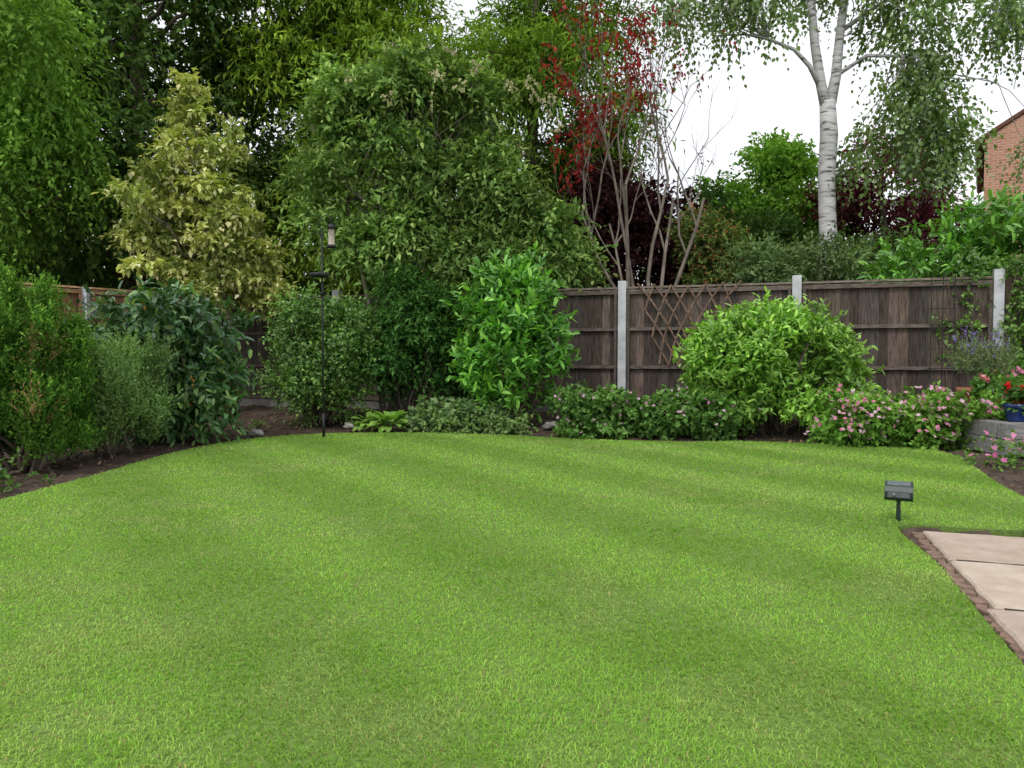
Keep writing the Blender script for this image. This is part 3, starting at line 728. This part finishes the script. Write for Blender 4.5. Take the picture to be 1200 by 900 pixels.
# ------------------------------------------------------------------ brick house (turned so its gable faces the garden)
hs = empty('brick_house', (13.7, 22, 0))
w = MB(); x0, x1, y0, y1, ze, zr = 13.7, 21.7, 22, 30, 7.15, 9.6; xm = (x0 + x1) / 2
w.add([(x0, y0, -.1), (x1, y0, -.1), (x1, y0, ze), (xm, y0, zr), (x0, y0, ze), (x0, y1, -.1), (x1, y1, -.1), (x1, y1, ze), (xm, y1, zr), (x0, y1, ze)],
      [(0, 1, 2, 3, 4), (6, 5, 9, 8, 7), (5, 0, 4, 9), (1, 6, 7, 2)])
w.make('walls', M_brick, hs)
w = MB()
for sg, xe in ((-1, x0), (1, x1)):
    dx = xm - xe; dz = zr - ze; L = math.hypot(dx, dz); ux = np.array([dx / L, 0, dz / L]); nn = np.cross(np.array([0, 1., 0]), ux); nn = nn if nn[2] > 0 else -nn
    w.box(np.array([(xe + xm) / 2, 26, (ze + zr) / 2]) + nn * .07 - ux * .1, (L / 2 + .12, 4.06, .05), (ux, (0, 1, 0), nn))
w.make('roof', M_roof, hs)
w = MB(); g = MB()
for wx in (15.9, 19.5):
    for wz in (1.6, 4.6):
        w.box((wx, 21.98, wz), (.65, .05, .6)); g.box((wx - .31, 21.93, wz), (.27, .02, .52)); g.box((wx + .31, 21.93, wz), (.27, .02, .52))
w.make('window_frames', M_white, hs); g.make('window_glass', M_glass, hs)
hs.rotation_euler = (0, 0, -.56)

# ------------------------------------------------------------------ bird feeder pole
e = empty('bird_feeder_pole', (-2.0, 7.95, 0)); w = MB(); px, py = -2.0, 7.95
w.tube([(px, py, -.1), (px, py, 1.2), (px, py, 2.2)], [.011, .010, .010], 8)
w.tube([(px, py, 2.15), (px - .03, py, 2.25), (px, py, 2.32), (px + .06, py, 2.34), (px + .10, py, 2.30), (px + .10, py, 2.26)], [.006] * 6, 6)
w.tube([(px, py, 2.1), (px - .05, py, 2.16), (px - .09, py, 2.13)], [.006] * 3, 6)
w.tube([(px, py, 1.63), (px - .05, py, 1.63), (px - .10, py, 1.66)], [.006] * 3, 6)
w.lathe((px - .03, py, 1.70), [(0, 0), (.08, .0), (.10, .03), (.105, .03), (.10, .0), (.085, -.012), (0, -.012)], 20)
w.lathe((px, py, 1.50), [(.01, 0), (.055, .02), (.06, .02), (.01, -.010)], 16)
w.tube([(px, py, .0), (px, py, .25)], [.016, .016], 8)
w.make('pole', M_metal, e, True)
w = MB(); w.lathe((px + .10, py, 2.0), [(0, 0), (.042, 0), (.042, .03), (.034, .035), (.034, .19), (.044, .20), (.03, .235), (.0, .245)], 16)
w.make('seed_feeder', M_seed, e, True)
w = MB(); w.lathe((px + .10, py, 2.0), [(0, -.004), (.047, -.004), (.047, .025), (.043, .025)], 16); w.lathe((px + .10, py, 2.0), [(.036, .188), (.047, .190), (.034, .238), (0, .25)], 16)
w.tube([(px + .10, py, 2.24), (px + .10, py, 2.28)], [.003, .003], 5)
w.make('feeder_caps', M_metal, e, True)

# ------------------------------------------------------------------ solar cat scarer
cx_, cy_ = 2.0, 3.86
e = empty('solar_animal_repeller', (cx_, cy_, 0))
an = math.radians(28); ux = np.array([math.cos(an), -math.sin(an), 0]); fr = np.array([-math.sin(an), -math.cos(an), 0])
w = MB()
w.tube([(cx_, cy_, -.08), (cx_, cy_, .02), (cx_, cy_, .10), (cx_, cy_, .118)], [.006, .012, .010, .022], 10)
hc = np.array([cx_, cy_, 0])
def hp(a_, b_, c_): return hc + ux * a_ + fr * b_ + zz * c_
prof = [(-.050, .118), (.042, .112), (.056, .128), (.056, .160), (.038, .186), (-.052, .200), (-.060, .185), (-.060, .130)]
vs = [hp(sx, b_, c_) for sx in (-.066, .066) for b_, c_ in prof]; n_ = len(prof)
w.add(vs, [tuple(range(n_)), tuple(range(2 * n_ - 1, n_ - 1, -1))] + [(i, i + n_, (i + 1) % n_ + n_, (i + 1) % n_) for i in range(n_)])
w.make('body', M_plast, e, bevel=.004)
w = MB(); t_ = norm(np.array(hp(0, .038, .186) - hp(0, -.052, .200))); nn = np.cross(ux, t_); nn = nn if nn[2] > 0 else -nn
w.box(hp(0, -.007, .1935) + nn * .001, (.054, .036, .0022), (ux, t_, nn)); w.make('solar_panel', M_panel, e)
w = MB(); w.box(hp(0, .0562, .144), (.05, .002, .013), (ux, fr, zz)); w.make('sensor_window', M_lens, e)
w = MB(); w.lathe((0, 0, 0), [(0, .010), (.008, .008), (.011, 0)], 14)
w.V = [tuple(hp(p[0] - .022, .058 + p[2], .144 + p[1])) for p in w.V]; w.make('sensor_dome', M_panel, e, True)

# ------------------------------------------------------------------ raised timber edge, pots
e = empty('raised_timber_planter', (4.9, 7.0, 0)); w = MB()
for z_ in (.07, .215): w.box((5.3, 6.42, z_), (1.1, .06, .07)); w.box((4.26, 7.3, z_), (.06, .80, .07))
w.box((5.35, 7.25, .262), (1.12, .76, .014))
w.make('sleepers', M_sleeper, e, bevel=.008)
def pot(name, c, r, h, mat, rim=True):
    e = empty(name, c); w = MB()
    w.lathe(c, [(0, .003), (r * .68, .003), (r * .74, .02), (r * .94, h * .78), (r * 1.06, h * .8), (r * 1.08, h), (r * .98, h), (r * .9, h * .88), (0, h * .88)], 28)
    w.make('pot', mat, e, True); return e
def potted(e, c, h, rr_, ns, L, W, c1, c2, fc=None, nf=0, fr_=.03, fc2=None, up=.6):
    bl = np.array([(c[0] + rng.normal() * rr_ * .5, c[1] + rng.normal() * rr_ * .5, c[2] + h + rng.uniform(0, rr_ * 1.1), rr_ * .5, rr_ * .5, rr_ * .4) for _ in range(12)])
    leaves('leaves', foliage(bl, ns, 6, .08, L, W, c1, c2, upw=up, rmin=.2), M_leaf, e)
    if fc is not None:
        for k_ in range(nf):
            q = bl[rng.integers(len(bl))]; uu = runit(1)[0]; uu[2] = abs(uu[2]); uu[1] = -abs(uu[1]); cc_ = q[:3] + uu * q[3:6] * 1.6
            flowers(e, cc_ + rng.normal(size=(9, 3)) * .022, fr_, fc, fc2, 'flower_head')
c = (4.46, 6.60, .278); e = pot('flower_pot', c, .12, .16, M_blue); potted(e, c, .15, .13, 200, .05, .042, (.05, .12, .03), (.14, .26, .06), (.72, .02, .03), 6, .022, (.8, .05, .04))
c = (4.85, 6.75, .278); e = pot('flower_pot', c, .14, .2, M_terra); potted(e, c, .2, .2, 300, .05, .042, (.05, .12, .03), (.14, .26, .06), (.72, .08, .3), 9, .025, (.85, .4, .55))
c = (4.52, 7.1, .278); e = pot('flower_pot', c, .10, .17, M_terra); potted(e, c, .18, .14, 180, .05, .042, (.05, .12, .03), (.14, .26, .06), (.75, .1, .15), 6, .022, (.85, .5, .5))
c = (4.68, 7.6, .278); e = pot('lavender_pot', c, .15, .26, M_terra)
bl = np.array([(c[0] + rng.normal() * .12, c[1] + rng.normal() * .08, .66 + rng.uniform(0, .15), .1, .1, .12) for _ in range(9)])
leaves('leaves', foliage(bl, 700, 8, .16, .035, .008, (.10, .15, .07), (.22, .28, .14), outw=.5, upw=1.3, droop=0, ldroop=-.3), M_leaf, e)
leaves('flower_spikes', foliage(bl + np.array([0, 0, .16, 0, 0, 0]), 70, 8, .10, .018, .014, (.20, .13, .42), (.38, .26, .6), outw=.3, upw=1.5, droop=0, spread=.5), M_petal, e)
low_plants('bedding_plants', np.arange(3.75, 4.3, .13), lambda x: 6.0 + (x - 4) * .2, .14, .2, 110, .035, .025, (.05, .12, .03), (.15, .25, .06), (.75, .15, .42), 26, .026, (.85, .4, .6))

e = empty('plant_support_frame', (4.75, 8.2, 0)); w = MB()
for x_ in (4.62, 4.75, 4.88): w.tube([(x_, 8.3, 0), (x_, 8.3, 1.75)], [.005, .005], 5)
for z_ in np.arange(.5, 1.8, .22): w.tube([(4.6, 8.295, z_), (4.9, 8.295, z_)], [.0035, .0035], 5)
w.make('wires', M_metal, e)

def rock(name, c, s):
    bpy.ops.mesh.primitive_ico_sphere_add(subdivisions=3, radius=1, location=c); ob = bpy.context.object; ob.name = name
    for v in ob.data.vertices:
        q = v.co; f = 1 + .22 * math.sin(q.x * 3.1 + c[0] * 7) * math.cos(q.y * 2.7 + c[1]) + .12 * math.sin(q.z * 5 + q.x * 4)
        v.co = (q.x * f * s[0], q.y * f * s[1], max(q.z, -.5) * f * s[2])
    for p in ob.data.polygons: p.use_smooth = True
    ob.data.materials.append(M_stone)
rock('garden_rock', (-2.75, 8.05, .03), (.09, .06, .045)); rock('garden_rock', (-3.75, 5.3, .03), (.12, .1, .05))
rock('garden_rock', (-1.9, 8.75, .04), (.07, .05, .04)); rock('garden_rock', (.45, 8.6, .06), (.10, .06, .05))

# ------------------------------------------------------------------ light
wd = bpy.data.worlds.new('World'); scene.world = wd; wd.use_nodes = True
nt = wd.node_tree; nd = nt.nodes; lk = nt.links; nd.clear()
out = N(nd, 'ShaderNodeOutputWorld'); bg = N(nd, 'ShaderNodeBackground'); sky = N(nd, 'ShaderNodeTexSky')
sky.sky_type = 'NISHITA'; sky.sun_disc = False; sky.sun_elevation = math.radians(52); sky.sun_rotation = math.radians(215)
tc = N(nd, 'ShaderNodeTexCoord'); nz = N(nd, 'ShaderNodeTexNoise'); nz.inputs['Scale'].default_value = 2.2; nz.inputs['Detail'].default_value = 2
cr = N(nd, 'ShaderNodeValToRGB'); cr.color_ramp.elements[0].position = .3; cr.color_ramp.elements[0].color = (6.2, 6.4, 6.9, 1)
cr.color_ramp.elements[1].position = .7; cr.color_ramp.elements[1].color = (9, 9, 9.2, 1)
mx = N(nd, 'ShaderNodeMix', data_type='RGBA'); mx.inputs[0].default_value = .93
lk.new(tc.outputs['Generated'], nz.inputs['Vector']); lk.new(nz.outputs['Fac'], cr.inputs[0])
lk.new(sky.outputs[0], mx.inputs[6]); lk.new(cr.outputs[0], mx.inputs[7]); lk.new(mx.outputs[2], bg.inputs['Color'])
bg.inputs['Strength'].default_value = .15; lk.new(bg.outputs[0], out.inputs[0])
sl = bpy.data.lights.new('sun', 'SUN'); sl.energy = 1.4; sl.angle = math.radians(20); sl.color = (1, .97, .92)
so = bpy.data.objects.new('sun', sl); scene.collection.objects.link(so)
so.rotation_euler = (math.radians(38), 0, math.radians(-28)); so.location = (-4, -6, 12)

# ------------------------------------------------------------------ camera
cam = bpy.data.cameras.new('camera'); co = bpy.data.objects.new('camera', cam); scene.collection.objects.link(co)
co.location = (0, 0, .85); co.rotation_euler = (math.radians(90 - 2.08), 0, 0)
cam.sensor_width = 36; cam.lens = 26.4; cam.clip_end = 1000; cam.clip_start = .05
scene.camera = co
scene.view_settings.view_transform = 'Standard'; scene.view_settings.look = 'None'; scene.view_settings.exposure = 0
